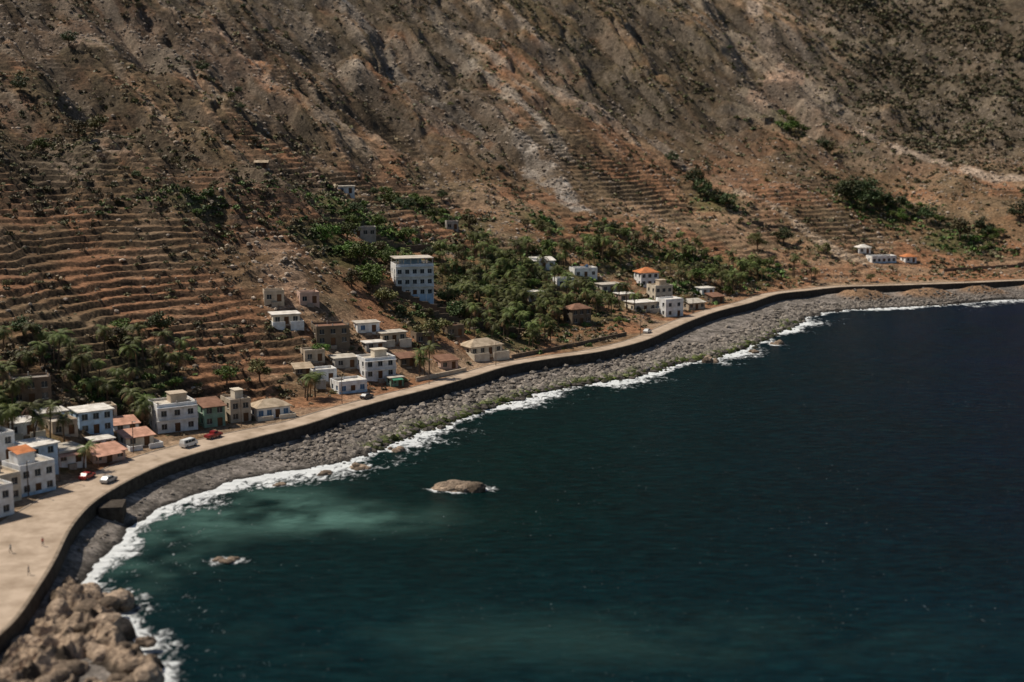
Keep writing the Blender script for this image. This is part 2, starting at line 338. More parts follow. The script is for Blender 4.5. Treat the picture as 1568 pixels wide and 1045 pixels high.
PM={k:plain('plaster_'+k,v,.9,.30,.55) for k,v in PC.items()}
RC={'tile':(.56,.21,.085),'slab':(.52,.47,.40),'white':(.72,.68,.62),'brown':(.24,.13,.085),'salmon':(.56,.31,.22),'tan':(.48,.38,.27),'grey':(.28,.25,.22)}
RM={k:plain('roof_'+k,v,.9,.45,.5) for k,v in RC.items()}
M_glass=plain('window_glass',(.025,.03,.038),.25,.3,1,.5)
M_shut=plain('blue_shutter',(.08,.17,.30),.6)
M_door=plain('door_wood',(.14,.07,.035),.7)
M_frame=plain('window_frame',(.5,.48,.44),.7)
M_tank=plain('water_tank',(.05,.10,.20),.5)
M_awn=plain('green_awning',(.05,.22,.13),.8)
def facade(wa,gl,dr,fr,P0,ux,nrm,L_,floors,fh,nwin,door,base=-5):
    ww=min(1.4,L_/(nwin*1.7)) if nwin else 0
    def pt(s,z,dep=0): return (P0[0]+ux[0]*s-nrm[0]*dep,P0[1]+ux[1]*s-nrm[1]*dep,z)
    wa.quad(pt(0,base),pt(L_,base),pt(L_,0),pt(0,0))
    cs=[L_*(i+.5)/nwin for i in range(nwin)]
    for f in range(floors):
        z0=f*fh;z1=z0+fh
        br=[0]
        for c in cs: br+=[c-ww/2,c+ww/2]
        br.append(L_)
        for i in range(len(br)-1):
            a,b_=br[i],br[i+1]
            if i%2==0: wa.quad(pt(a,z0),pt(b_,z0),pt(b_,z1),pt(a,z1));continue
            isd=door and f==0 and (i//2)==nwin//2
            s0=z0+(.02 if isd else .85);s1=z0+2.25
            if s0>z0: wa.quad(pt(a,z0),pt(b_,z0),pt(b_,s0),pt(a,s0))
            wa.quad(pt(a,s1),pt(b_,s1),pt(b_,z1),pt(a,z1))
            g=.2
            wa.quad(pt(a,s0),pt(a,s0,g),pt(a,s1,g),pt(a,s1));wa.quad(pt(b_,s0,g),pt(b_,s0),pt(b_,s1),pt(b_,s1,g))
            wa.quad(pt(a,s1),pt(a,s1,g),pt(b_,s1,g),pt(b_,s1));wa.quad(pt(a,s0,g),pt(a,s0),pt(b_,s0),pt(b_,s0,g))
            (dr if isd else gl).quad(pt(a,s0,g),pt(b_,s0,g),pt(b_,s1,g),pt(a,s1,g))
            if not isd:
                m_=(a+b_)/2;fr.quad(pt(m_-.03,s0,g-.03),pt(m_+.03,s0,g-.03),pt(m_+.03,s1,g-.03),pt(m_-.03,s1,g-.03))
                q0=pt(a-.08,s0-.1,-.1);q1=pt(b_+.08,s0,.0)
                fr.box(min(q0[0],q1[0]),min(q0[1],q1[1]),s0-.1,max(q0[0],q1[0]),max(q0[1],q1[1]),s0)
HC=[]
def house(name,x,y,w_,d,floors,yaw,wall='white',roof='flat',rc='slab',nw=None,z=None,shut=False,extra='',fh=2.9):
    ya=math.radians(yaw);cx=x-math.sin(ya)*d/2;cy=y+math.cos(ya)*d/2
    if z is None: z=max(hz(x,y),hz(cx,cy)-.8)
    HC.append((cx,cy,max(w_,d)/2));E=empty(name,cx,cy,z,ya)
    wa,gl,dr,fr,rf=MB(),MB(),MB(),MB(),MB();h=floors*fh;a,b_=w_/2,d/2
    nw=nw or max(2,int(w_/2.6));ns=max(1,int(d/3.2))
    facade(wa,gl,dr,fr,(-a,-b_),(1,0),(0,-1),w_,floors,fh,nw,True)
    facade(wa,gl,dr,fr,(a,-b_),(0,1),(1,0),d,floors,fh,ns,False)
    facade(wa,gl,dr,fr,(a,b_),(-1,0),(0,1),w_,floors,fh,ns,False)
    facade(wa,gl,dr,fr,(-a,b_),(0,-1),(-1,0),d,floors,fh,ns,False)
    if roof=='flat':
        rf.quad((-a+.2,-b_+.2,h+.05),(a-.2,-b_+.2,h+.05),(a-.2,b_-.2,h+.05),(-a+.2,b_-.2,h+.05))
        p=.65
        for q in ((-a,-b_,a,-b_+.2),(-a,b_-.2,a,b_),(-a,-b_+.2,-a+.2,b_-.2),(a-.2,-b_+.2,a,b_-.2)): wa.box(q[0],q[1],h,q[2],q[3],h+p)
        wa.box(-a-.06,-b_-.06,h-.14,a+.06,-b_-.003,h+.02)
    elif roof=='slab':
        rf.box(-a-.4,-b_-.5,h,a+.4,b_+.4,h+.22)
    elif roof=='hip':
        o=.5;rh_=min(a,b_)*.55;rl=max(a-b_,0)
        rf.quad((-a-o,-b_-o,h),(a+o,-b_-o,h),(rl,0,h+rh_),(-rl,0,h+rh_)) if rl>0.2 else rf.quad((-a-o,-b_-o,h),(a+o,-b_-o,h),(0,0,h+rh_))
        rf.quad((a+o,b_+o,h),(-a-o,b_+o,h),(-rl,0,h+rh_),(rl,0,h+rh_)) if rl>0.2 else rf.quad((a+o,b_+o,h),(-a-o,b_+o,h),(0,0,h+rh_))
        rf.quad((a+o,-b_-o,h),(a+o,b_+o,h),(rl,0,h+rh_));rf.quad((-a-o,b_+o,h),(-a-o,-b_-o,h),(-rl,0,h+rh_))
        rf.box(-a-o,-b_-o,h-.15,a+o,b_+o,h-.004)
    elif roof=='gable':
        o=.4;rh_=b_*.5
        rf.quad((-a-o,-b_-o,h-.1),(a+o,-b_-o,h-.1),(a+o,0,h+rh_),(-a-o,0,h+rh_));rf.quad((a+o,b_+o,h-.1),(-a-o,b_+o,h-.1),(-a-o,0,h+rh_),(a+o,0,h+rh_))
        wa.quad((-a,-b_,h),(-a,b_,h),(-a,0,h+rh_-.1));wa.quad((a,b_,h),(a,-b_,h),(a,0,h+rh_-.1))
    elif roof=='shed':
        rf.quad((-a-.4,-b_-.7,h-.1),(a+.4,-b_-.7,h-.1),(a+.4,b_+.3,h+.9),(-a-.4,b_+.3,h+.9));rf.quad((-a-.4,-b_-.7,h-.25),(-a-.4,b_+.3,h+.75),(a+.4,b_+.3,h+.75),(a+.4,-b_-.7,h-.25))
        wa.quad((-a,-b_,h),(-a,b_,h),(-a,b_,h+.8));wa.quad((a,b_,h),(a,-b_,h),(a,b_,h+.8));wa.quad((a,b_,h),(-a,b_,h),(-a,b_,h+.8),(a,b_,h+.8))
    if 'balc' in extra:
        bl=MB()
        for f in range(1,floors):
            z0=f*fh;bl.box(-a*.95,-b_-1.3,z0-.15,a*.95,-b_-.003,z0)
            bl.box(-a*.95,-b_-1.3,z0+.85,a*.95,-b_-1.22,z0+.95)
            for i in range(int(w_/.45)):
                xx=-a*.95+.05+i*(w_*.95-.1)/max(1,int(w_/.45)-1);bl.box(xx-.05,-b_-1.29,z0,xx+.05,-b_-1.23,z0+.85)
        for i in range(5): xx=-a*.93+i*a*.93/2;bl.box(xx-.12,-b_-1.2,-3,xx+.12,-b_-.96,h-.15)
        bl.box(-a*.95-.1,-b_-1.4,h-.14,a*.95+.1,-b_-.07,h+.03)
        bl.obj('balcony',PM['white'],E)
    if 'band' in extra:
        bl=MB()
        for f in range(1,floors+1):
            z0=f*fh-(.16 if f==floors else 0);bl.box(-a-.25,-b_-.75,z0-.2,a+.05,-b_-.065,z0-.02)
            if f<floors:
                bl.box(-a-.25,-b_-.75,z0+.75,a+.05,-b_-.68,z0+.85)
                for i in range(26): xx=-a-.2+i*(w_+.2)/25;bl.box(xx-.045,-b_-.74,z0-.02,xx+.045,-b_-.69,z0+.75)
        for i in range(nw+1): xx=-a+.0+i*w_/nw;xx=min(max(xx,-a+.12),a-.12);bl.box(xx-.13,-b_-.17,-4,xx+.13,-b_-.064,h-.37)
        bl.obj('balcony_band',PM['white'],E)
    if 'deck' in extra:
        dk=MB();zt=h+2.4
        dk.box(-a-.2,-b_-.2,zt,a+.2,b_+.2,zt+.22)
        for i in range(6):
            xx=-a+.25+i*(w_-.5)/5
            dk.box(xx-.15,-b_+.25,h+.06,xx+.15,-b_+.51,zt);dk.box(xx-.15,b_-.51,h+.06,xx+.15,b_-.25,zt)
        dk.obj('roof_terrace',RM['slab'],E)
        pb=MB();pb.box(-a*.6,-b_*.1,h+.06,a*.5,b_*.7,zt-.003);pb.obj('roof_room',PM['blue'],E)
    if 'pent' in extra:
        pe=MB();pe.box(-a*.7,-b_*.2,h+.06,a*.3,b_*.75,h+2.5);pe.obj('penthouse',PM[wall],E)
        pr=MB();pr.quad((-a*.7-.3,-b_*.2-.3,h+2.5),(a*.3+.3,-b_*.2-.3,h+2.5),(a*.3+.3,b_*.75+.3,h+3.3),(-a*.7-.3,b_*.75+.3,h+3.3));pr.obj('penthouse_roof',RM['tile'],E)
    if 'room' in extra:
        pe=MB();pe.box(-a*.1,-b_*.1,h+.06,a*.7,b_*.75,h+2.2);pe.box(-a*.15,-b_*.2,h+2.2,a*.75,b_*.85,h+2.35);pe.obj('stair_room',PM[random.choice(['cream','grey','beige'])],E)
    if 'tank' in extra and 'deck' not in extra:
        t=MB();t.tube((a*.4,b_*.3,h+.06),(a*.4,b_*.3,h+1.3),.6,.6,12);t.tube((a*.4,b_*.3,h+1.3),(a*.4,b_*.3,h+1.5),.6,.2,12);t.obj('water_tank',M_tank,E)
    if 'rebar' in extra:
        t=MB()
        for sx_ in (-1,0,1):
            for sy_ in (-1,1): t.box(sx_*(a-.3)-.13,sy_*(b_-.3)-.13,h+.06,sx_*(a-.3)+.13,sy_*(b_-.3)+.13,h+1.2)
        t.obj('column_stub',PM['grey'],E)
    if 'awn' in extra:
        t=MB();t.quad((-a,-b_-.01,2.6),(-a,-b_-2,2.2),(a*.6,-b_-2,2.2),(a*.6,-b_-.01,2.6))
        for xx in(-a+.1,a*.6-.1): t.box(xx-.04,-b_-1.95,0,xx+.04,-b_-1.87,2.2)
        t.obj('awning',M_awn if 'gawn' in extra else RM['salmon'],E)
    if 'base' in extra:
        t=MB();t.box(-a-.03,-b_-.04,-4,a+.03,-b_-.003,.7);t.obj('painted_plinth',PM['blue'],E)
    if 'yard' in extra:
        t=MB();yd=random.uniform(2,3.5)
        t.box(-a-.5,-b_-yd,-3,-.8,-b_-yd+.2,1.1);t.box(.8,-b_-yd,-3,a+.8,-b_-yd+.2,1.1);t.box(-a-.5,-b_-yd+.2,-3,-a-.3,b_,1.1);t.box(a+.6,-b_-yd+.2,-3,a+.8,b_,1.1);t.obj('yard_wall',PM[random.choice(['cream','grey','beige','white'])],E)
    st=MB();st.box(-.9,-b_-.8,-1.5,.9,-b_-.003,-.02) if 'balc' not in extra else None;st.obj('door_step',M_kerb,E)
    wa.obj('walls',PM[wall],E);gl.obj('windows',M_shut if shut else M_glass,E);dr.obj('door',M_door,E);fr.obj('window_frames',M_frame,E);rf.obj('roof',RM[rc],E)
    return E
house('white_house',-101.5,268,10,8,2,52,'white','flat','slab',extra='room')
house('white_house',-103,279,8,7,2,50,'cream','flat','tan',extra='tank',fh=2.7)
house('white_house',-98.5,287,8,7,2,50,'white','flat','slab',extra='pent base',fh=3)
house('terraced_house',-100.5,297,7,7,2,48,'blue','slab','white',fh=2.7)
house('terraced_house',-97,304.5,7,7,1,44,'white','slab','slab',extra='awn')
house('small_house',-91,313,8,5,1,45,'pink','shed','salmon',extra='awn',fh=2.5)
house('blue_house',-97.5,326,8,7,2,35,'blue','slab','white',fh=2.7)
house('small_house',-88,328,7,5,1,38,'cream','shed','salmon',extra='yard',fh=2.6)
house('large_white_house',-82.5,343,10,8,2,30,'white','flat','slab',extra='band rebar room',fh=3.3)
house('green_house',-74.5,348.5,5.5,7,2,32,'green','shed','brown',fh=2.7)
house('beige_house',-69,354,5.5,7,2,32,'beige','flat','grey',extra='room',fh=2.7)
house('white_cottage',-61.5,359,9,6,1,30,'white','hip','tan',nw=4,shut=True,extra='yard',fh=3)
house('small_house',-109,309,7,6,1,40,'white','slab','white',extra='yard')
house('concrete_house',-114,331,9,6,2,25,'brown','flat','grey',extra='rebar',fh=2.7)
house('small_house',-102,317,6,6,1,40,'beige','flat','slab',extra='tank')
house('white_house',-113,288,8,7,2,45,'cream','slab','salmon')
house('white_house',-117,276,8,7,2,45,'white','flat','slab',extra='tank')
house('small_house',-106,322,6,5,1,35,'grey','slab','white')
house('small_house',-94,319,5,4,1,40,'white','slab','white',fh=2.5)
house('small_house',-119,303,7,6,2,40,'grey','flat','tan',extra='rebar')
house('small_house',-93,335,6,5,1,32,'white','shed','salmon',fh=2.6)
house('small_house',-99,338,6,5,1,30,'beige','flat','slab',fh=2.6)
house('small_house',-109,296,6,6,2,46,'white','flat','slab',fh=2.7)
house('white_house',-44.5,391,8.5,6.5,1,30,'white','flat','white',shut=True,extra='base')
house('white_house',-53,396,7,5,1,25,'white','flat','white',extra='yard')
house('white_house',-38,404,9.5,7,2,28,'white','flat','slab',extra='band room',fh=2.8)
house('kiosk',-33,401,4,3,1,30,'green','slab','slab',extra='awn gawn',fh=2.5)
house('grey_house',-48,406,7,6,1,25,'grey','slab','slab')
house('stone_house',-53,416,10,8,2,20,'stone','flat','brown',extra='rebar',fh=2.6)
house('concrete_house',-67,418,8,6,1,20,'cream','slab','white',extra='yard')
house('small_house',-72,427,6,5,1,15,'beige','flat','slab')
house('pink_house',-62,432,6,5,1,20,'pink','flat','white')
house('blue_house',-44,431,7,5,1,22,'white','slab','slab',shut=True)
house('small_house',-36,430,8,5,1,30,'beige','slab','slab',extra='yard')
house('small_house',-31,417,5,4,1,32,'stone','shed','brown')
house('small_house',-41,422,6,4,1,28,'grey','slab','white',fh=2.6)
house('small_house',-59,397,5,4,1,22,'stone','shed','tan',fh=2.4)
house('small_house',-19,425,6,5,1,32,'pink','shed','brown')
house('long_house',-8,443,12,7,1,35,'cream','hip','tan',extra='yard')
house('dark_house',-18,451,6,5,1,30,'stone','flat','brown')
house('tall_apartment_house',-33,480,13,9,3,16,'white','flat','slab',nw=5,extra='deck band base',fh=3.5)
house('white_house',13,571,9,6,1,15,'white','shed','white',fh=3.2)
house('brown_roof_house',25,504,8,6,2,30,'stone','hip','brown',fh=2.8)
house('white_house',30,573,10,6,1,20,'white','flat','white',extra='tank',fh=3.2)
house('grey_house',40,564,9,6,1,25,'grey','slab','slab')
house('orange_roof_house',57,584,8,7,2,20,'white','hip','tile')
house('white_house',61,566,8,7,2,25,'cream','flat','slab',extra='room',fh=2.9)
house('cream_house',51,538,10,7,1,28,'cream','slab','white',fh=3.4,extra='yard')
house('white_house',62,537,8,7,2,28,'white','flat','white',nw=2,fh=3.1)
house('small_house',73,556,8,5,1,30,'beige','shed','slab')
house('small_house',21,553,7,5,1,20,'white','flat','slab')
house('small_house',9,531,6,5,1,20,'cream','slab','white',fh=3.3)
house('small_house',45,552,6,5,1,25,'pink','slab','white')
house('small_house',82,590,6,5,1,25,'white','slab','white')
house('long_house',179,681,13,6,1,15,'white','flat','white',extra='base')
house('small_house',172,691,6,5,1,10,'white','hip','white')
house('orange_roof_house',193,685,6,5,1,15,'white','hip','tile')
house('hillside_hut',-69,594,7,4,1,10,'white','slab','slab',nw=2,shut=True)
house('hillside_hut',-99,565,5,3,1,0,'brown','gable','tan',fh=2.2)
house('stone_ruin',-25,597,5,5,1,10,'grey','flat','brown')
house('stone_house',-57,527,13,5,1,10,'grey','flat','grey')
house('stone_ruin',-11,484,8,5,1,20,'stone','flat','brown')
house('stone_ruin',154,861,6,4,1,10,'stone','flat','grey',fh=2.2)
house('small_house',84,574,6,5,1,30,'stone','shed','brown')
house('small_house',-27,437,6,5,1,25,'stone','flat','slab')
house('small_house',-57,405,6,5,1,25,'beige','flat','slab')
M_st=plain('dry_stone',(.15,.115,.085),.95,.5,.9,.1,.7)
def wall(name,pts,h,mat=M_st,t=.5):
    b=MB()
    for (x0,y0),(x1,y1) in zip(pts[:-1],pts[1:]):
        L_=math.hypot(x1-x0,y1-y0);k=max(1,int(L_/3));
        for i in range(k):
            ax,ay=x0+(x1-x0)*i/k,y0+(y1-y0)*i/k;bx,by=x0+(x1-x0)*(i+1)/k,y0+(y1-y0)*(i+1)/k
            nx_,ny_=-(by-ay)/L_*k*t/2,(bx-ax)/L_*k*t/2
            z=hz((ax+bx)/2,(ay+by)/2)+h;q=[(ax-nx_,ay-ny_),(bx-nx_,by-ny_),(bx+nx_,by+ny_),(ax+nx_,ay+ny_)]
            B=len(b.v);b.v+=[(*p,z-h-2.5) for p in q]+[(*p,z) for p in q]
            b.f+=[tuple(B+i_ for i_ in f) for f in ((0,3,2,1),(4,5,6,7),(0,1,5,4),(1,2,6,5),(2,3,7,6),(3,0,4,7))]
    b.obj(name,mat)
wall('stone_wall',[(-75,520),(-50,540),(-30,560)],2.2)
wall('stone_wall',[(-30,462),(-15,470),(8,476)],2.0)
wall('stone_wall',[(0,446),(22,470),(40,492)],1.2)
wall('stone_wall',[(-22,470),(-40,474)],2.5)
wall('garden_wall',[(205,672),(235,680),(262,690)],1.4,PM['brown'])
wall('garden_wall',[(-28,408),(-14,424)],1.2,PM['beige'])
wall('stone_wall',[(118,704),(135,708),(142,706)],1.4)
e=empty('seawall_bastion',-82.2,283,0,.15);b=MB();b.box(-2.4,-3,-1.5,2.4,3,4.0);b.obj('bastion_body',M_sw,e)
# ------------------------------------------------------------------ rocks
import bmesh
def ico(sub):
    bm=bmesh.new();bmesh.ops.create_icosphere(bm,subdivisions=sub,radius=1);V=np.array([v.co[:] for v in bm.verts]);Fa=np.array([[v.index for v in f.verts] for f in bm.faces]);bm.free();return V,Fa
def rocks(name,P,S,cols,sub=1,rough=.3,flat=.7,smooth_=False,jit=.22):
    V0,F0=ico(sub);n_=len(P);k=len(V0)
    ang=rng.random(n_)*6.28;dirs=rng.normal(size=(n_,5,3));dirs/=np.linalg.norm(dirs,axis=2)[:,:,None]
    R=1+rough*np.clip(np.einsum('nkd,vd->nvk',dirs,V0),-.4,.5).sum(2)*.8+rng.normal(size=(n_,k))*rough*jit
    V=V0[None]*R[:,:,None];S=np.asarray(S)
    sc=np.c_[S*rng.uniform(.8,1.3,n_),S*rng.uniform(.7,1.1,n_),S*flat*rng.uniform(.7,1.2,n_)]
    V=V*sc[:,None,:];c,s_=np.cos(ang)[:,None],np.sin(ang)[:,None]
    V=np.stack([V[...,0]*c-V[...,1]*s_,V[...,0]*s_+V[...,1]*c,V[...,2]],-1)+P[:,None,:]
    Fa=(F0[None]+(np.arange(n_)*k)[:,None,None]).reshape(-1,3)
    cc=np.repeat(np.asarray(cols)[:,None,:],k,1).reshape(-1,3)
    return np_mesh(name,V.reshape(-1,3),Fa,cc,M_rock,smooth_)
i=rng.integers(0,len(WAT0)-2,60000);t=rng.random(60000);W0=np.array(WAT0,float)
px=W0[i]*(1-t)[:,None]+W0[i+1]*t[:,None];px=px+rng.normal(size=px.shape)*6+np.array([-2,2])
dO=sdist(px[:,0],px[:,1],OUT);dW=sdist(px[:,0],px[:,1],WAT)+shoreline_shift(px[:,0],px[:,1])
y_=px[:,1]
big=sst(328,348,y_)*sst(640,560,y_)
prob=np.where(dW>-.5,.2+.8*big*np.exp(-np.maximum(dW-3,0)/5),.10*big)*(dO<-1)*(dW>-3.)*(y_>236)
prob=prob*np.where(y_<330,.08,1)
k=rng.random(len(prob))<prob;px=px[k];dW=dW[k];y_=y_[k];big=big[k];n_=len(px)
S=(.25+.95*rng.random(n_)**2.5*(.3+.9*big))
zz=np.where(dW>0,height(px[:,0],px[:,1]),-.1)+S*.15
tone=rng.uniform(.5,1.45,n_)[:,None]
cc=np.array([.22,.19,.16])[None]*tone
al_=(np.exp(-(dW/3.2)**2)*(y_>345)*(y_<560)*(rng.random(n_)<.55))[:,None];cc=cc*(1-al_)+np.array([.09,.115,.025])*al_*tone
wet=((dW<.6)[:,None]);cc=np.where(wet,cc*.4,cc)
rocks('shore_boulders',np.c_[px,zz],S,cc,1)
# big boulders lying on the outcrop
bp_=np.c_[rng.uniform(-76,-52,260),rng.uniform(192,241,260)]
f1=sdist(bp_[:,0],bp_[:,1],WAT);f2=-sdist(bp_[:,0],bp_[:,1],OUT);bp_=bp_[(f1>-2)&(f2>1.5)][:70];nb_=len(bp_)
S=rng.uniform(.7,2.4,nb_)
rocks('outcrop_boulders',np.c_[bp_,rng.uniform(.4,2.2,nb_)],S,np.array([.33,.245,.175])[None]*rng.uniform(.35,1.3,nb_)[:,None],3,.55,.75,False,.09)
def strk(P):
    d=np.full(len(P),99.)
    for pl,wd in STK: d=np.minimum(d,pdist(P[:,0],P[:,1],pl)/wd)
    return d
px=np.c_[rng.uniform(-300,330,110000),rng.uniform(330,1150,110000)]
dd=sdist(px[:,0],px[:,1],OUT)-rwid(px[:,1])
st_=fbm((px[:,0]*.81+px[:,1]*.59)/6,(px[:,0]*.59-px[:,1]*.81)/70,4,107)
pr=.06+.5*sst(.5,.66,st_)*(px[:,1]>550)+.5*(strk(px)<1)+.45*blob(px[:,0],px[:,1],-76,445,18,28)+.3*blob(px[:,0],px[:,1],-106,480,22,12)
k=(dd>6)&(rng.random(len(px))<pr);px=px[k];n_=len(px);S=.18+.75*rng.random(n_)**4+px[:,1]*.00025
tone=rng.uniform(.6,1.6,n_)[:,None]
rocks('hillside_rubble',np.c_[px,height(px[:,0],px[:,1])+S*.2],S,np.array([.33,.265,.205])[None]*tone,1)
for x,y,a,b_,h in ROCKS:
    k=max(5,int(a*3.5));an=rng.random(k)*6.28;rr=np.sqrt(rng.random(k))*.75
    Pp=np.c_[x+np.cos(an)*rr*a,y+np.sin(an)*rr*b_,np.full(k,.05)+rng.uniform(-.3,.25,k)*h];rocks('sea_rock',Pp,rng.uniform(.5,1.,k)*min(a,b_)*.7,np.array([.26,.195,.14])[None]*rng.uniform(.5,1.3,k)[:,None],3,.5,h/b_*.9,False,.1)
# ------------------------------------------------------------------ vegetation
def leaves(Cn,S,up=.4,asp=.7):
    n_=len(Cn);nr=rng.normal(size=(n_,3));nr[:,2]=np.abs(nr[:,2])+up;nr/=np.linalg.norm(nr,axis=1)[:,None]
    a=np.cross(nr,rng.normal(size=(n_,3)));a/=np.linalg.norm(a,axis=1)[:,None];b_=np.cross(nr,a)
    S=np.asarray(S)[:,None];q=np.stack([Cn-a*S-b_*S*asp*.6,Cn+a*S*.7-b_*S*asp,Cn+a*S+b_*S*asp*.6,Cn-a*S*.6+b_*S*asp],1)
    return q.reshape(-1,3),np.arange(4*n_).reshape(-1,4)
def shrubs(name,P,R,cols,nl):
    n_=len(P);d=rng.normal(size=(n_,nl,3));d/=np.linalg.norm(d,axis=2)[:,:,None];d[...,2]=np.abs(d[...,2])
    rr=rng.uniform(.45,1.05,(n_,nl,1));Cn=P[:,None,:]+d*rr*R[:,None,None]*np.array([1,1,.75])
    V,Fa=leaves(Cn.reshape(-1,3),np.repeat(R*.26*(40/nl)**.4,nl)*rng.uniform(.7,1.3,n_*nl))
    cc=np.repeat(cols[:,None,:],nl,1)*rng.uniform(.6,1.35,(n_,nl,1))
    np_mesh(name,V,Fa,np.repeat(cc.reshape(-1,3),4,0),M_leaf)
px=np.c_[rng.uniform(-330,360,190000),rng.uniform(318,1180,190000)]
vis=np.abs(px[:,0])<px[:,1]*.40;px=px[vis]
dd=sdist(px[:,0],px[:,1],OUT)-rwid(px[:,1]);g_=0*dd
for a,b_,r in G: g_=np.maximum(g_,blob(px[:,0],px[:,1],a,b_,r))
cl=fbm(px[:,0]/16,px[:,1]/16,4,301);hill=sst(190,250,px[:,0])*sst(760,880,px[:,1])
cd=pdist(px[:,0],px[:,1],CREST);gd=pdist(px[:,0],px[:,1],GULLY)
scr=blob(px[:,0],px[:,1],-155,530,35,45)
stp=fbm((px[:,0]*.81+px[:,1]*.59)/6,(px[:,0]*.59-px[:,1]*.81)/70,4,107)
pr=.07+.36*sst(.48,.64,cl)+.35*g_+.28*hill+.5*blob(px[:,0],px[:,1],-108,480,22,10)+.4*(cd<6)+.2*scr+.3*(gd<10)*(px[:,1]<800)
pr=pr*np.where(strk(px)<.9,.12,1)*(1-.7*sst(.52,.62,stp)*(px[:,1]>600))
k=(dd>4)&(rng.random(len(px))<pr)
px=px[k];g_=g_[k];hill=hill[k];cd=cd[k];scr=scr[k]
for hx,hy,hr in HC:
    kk=np.hypot(px[:,0]-hx,px[:,1]-hy)>hr+1.0;px=px[kk];g_=g_[kk];hill=hill[kk];cd=cd[kk];scr=scr[kk]
n_=len(px);R=.35+1.15*rng.random(n_)**2.4+g_*.7*rng.random(n_)+hill*.6+px[:,1]*.0004+scr*.3*rng.random(n_)
u=rng.random(n_)[:,None];dry=np.array([.15,.115,.07]);ol=np.array([.09,.085,.038]);gr=np.array([.065,.10,.025])
cc=np.where(u<.5,dry,ol);cc=np.where(rng.random(n_)[:,None]<np.maximum(g_,(cd<6)*.5)[:,None]*.85,gr,cc);cc=cc*rng.uniform(.45,1.35,n_)[:,None]
crop=blob(px[:,0],px[:,1],-45,545,20,16)[:,None];cc=cc*(1-crop)+crop*np.array([.10,.16,.03])
cc=cc*(1-.35*hill[:,None])
zz=height(px[:,0],px[:,1]);nr_=px[:,1]<560
shrubs('shrubs',np.c_[px,zz][nr_],R[nr_],cc[nr_],40)
shrubs('distant_shrubs',np.c_[px,zz][~nr_],R[~nr_],cc[~nr_],15)
def tree_mesh(seed,kind):
    r=np.random.default_rng(seed);b=MB()
    H_=r.uniform(3,4.2);top=Vector((r.uniform(-.4,.4),r.uniform(-.4,.4),H_*.55));b.tube((0,0,-1),top,.34,.24,7)
    cl=[];
    for i in range(9):
        a=i*2.4+r.uniform(-.4,.4);rad=r.uniform(1.2,3.6);c=Vector((math.cos(a)*rad,math.sin(a)*rad,H_+r.uniform(-.6,2.2)-rad*.15));mid=top.lerp(c,.5)+Vector((0,0,.25));b.tube(top,mid,.15,.1,5);b.tube(mid,c,.1,.04,5);cl.append((c,r.uniform(1.0,1.7)))
    cl.append((Vector((0,0,H_+2)),1.7));nv=len(b.v)
    Cn=[];S=[];tt=[]
    for c,rad in cl:
        m_=120 if kind!='bare' else 40;d=r.normal(size=(m_,3));d/=np.linalg.norm(d,axis=1)[:,None];q=np.array(c)+d*rad*r.uniform(.35,1.05,(m_,1))*np.array([1.15,1.15,.75]);Cn.append(q);S+=list(r.uniform(.16,.34,m_));tt+=list(r.uniform(.6,1.35,m_)*r.uniform(.75,1.25))
    Cn=np.vstack(Cn);LV,LF=leaves(Cn,S,.5)
    base={'green':(.075,.12,.022),'olive':(.11,.105,.036),'dark':(.045,.068,.022),'bare':(.14,.105,.07)}[kind]
    me=bpy.data.meshes.new('tree');fs=list(b.f)+[tuple(int(x)+nv for x in f) for f in LF]
    me.from_pydata(list(b.v)+LV.tolist(),[],fs);me.materials.append(M_bark);me.materials.append(M_leaf)
    mi=np.zeros(len(fs),np.int32);mi[len(b.f):]=1;me.polygons.foreach_set('material_index',mi)
    ct=np.vstack([np.tile([.1,.08,.05],(nv,1)),np.repeat(np.array(base)[None]*np.array(tt)[:,None],4,0)])
    a=me.color_attributes.new('tint','FLOAT_COLOR','POINT');a.data.foreach_set('color',np.c_[ct,np.ones(len(ct))].astype(np.float32).ravel());me.update();return me
TM={k:[tree_mesh(10*j+i,k) for i in range(3)] for j,k in enumerate(('green','olive','dark','bare'))}
def put(name,me,x,y,s,sz=1):
    o=bpy.data.objects.new(name,me);COL.objects.link(o);o.location=(x,y,hz(x,y)-.15);o.rotation_euler=(random.uniform(-.06,.06),random.uniform(-.06,.06),random.uniform(0,6.28));o.scale=(s,s,s*sz);return o
def clear(x,y,m=2.5):
    return not any(math.hypot(x-a,y-b_)<r+m or (abs(x-a)<r and 0<b_-y<13 and y>370) for a,b_,r in HC)
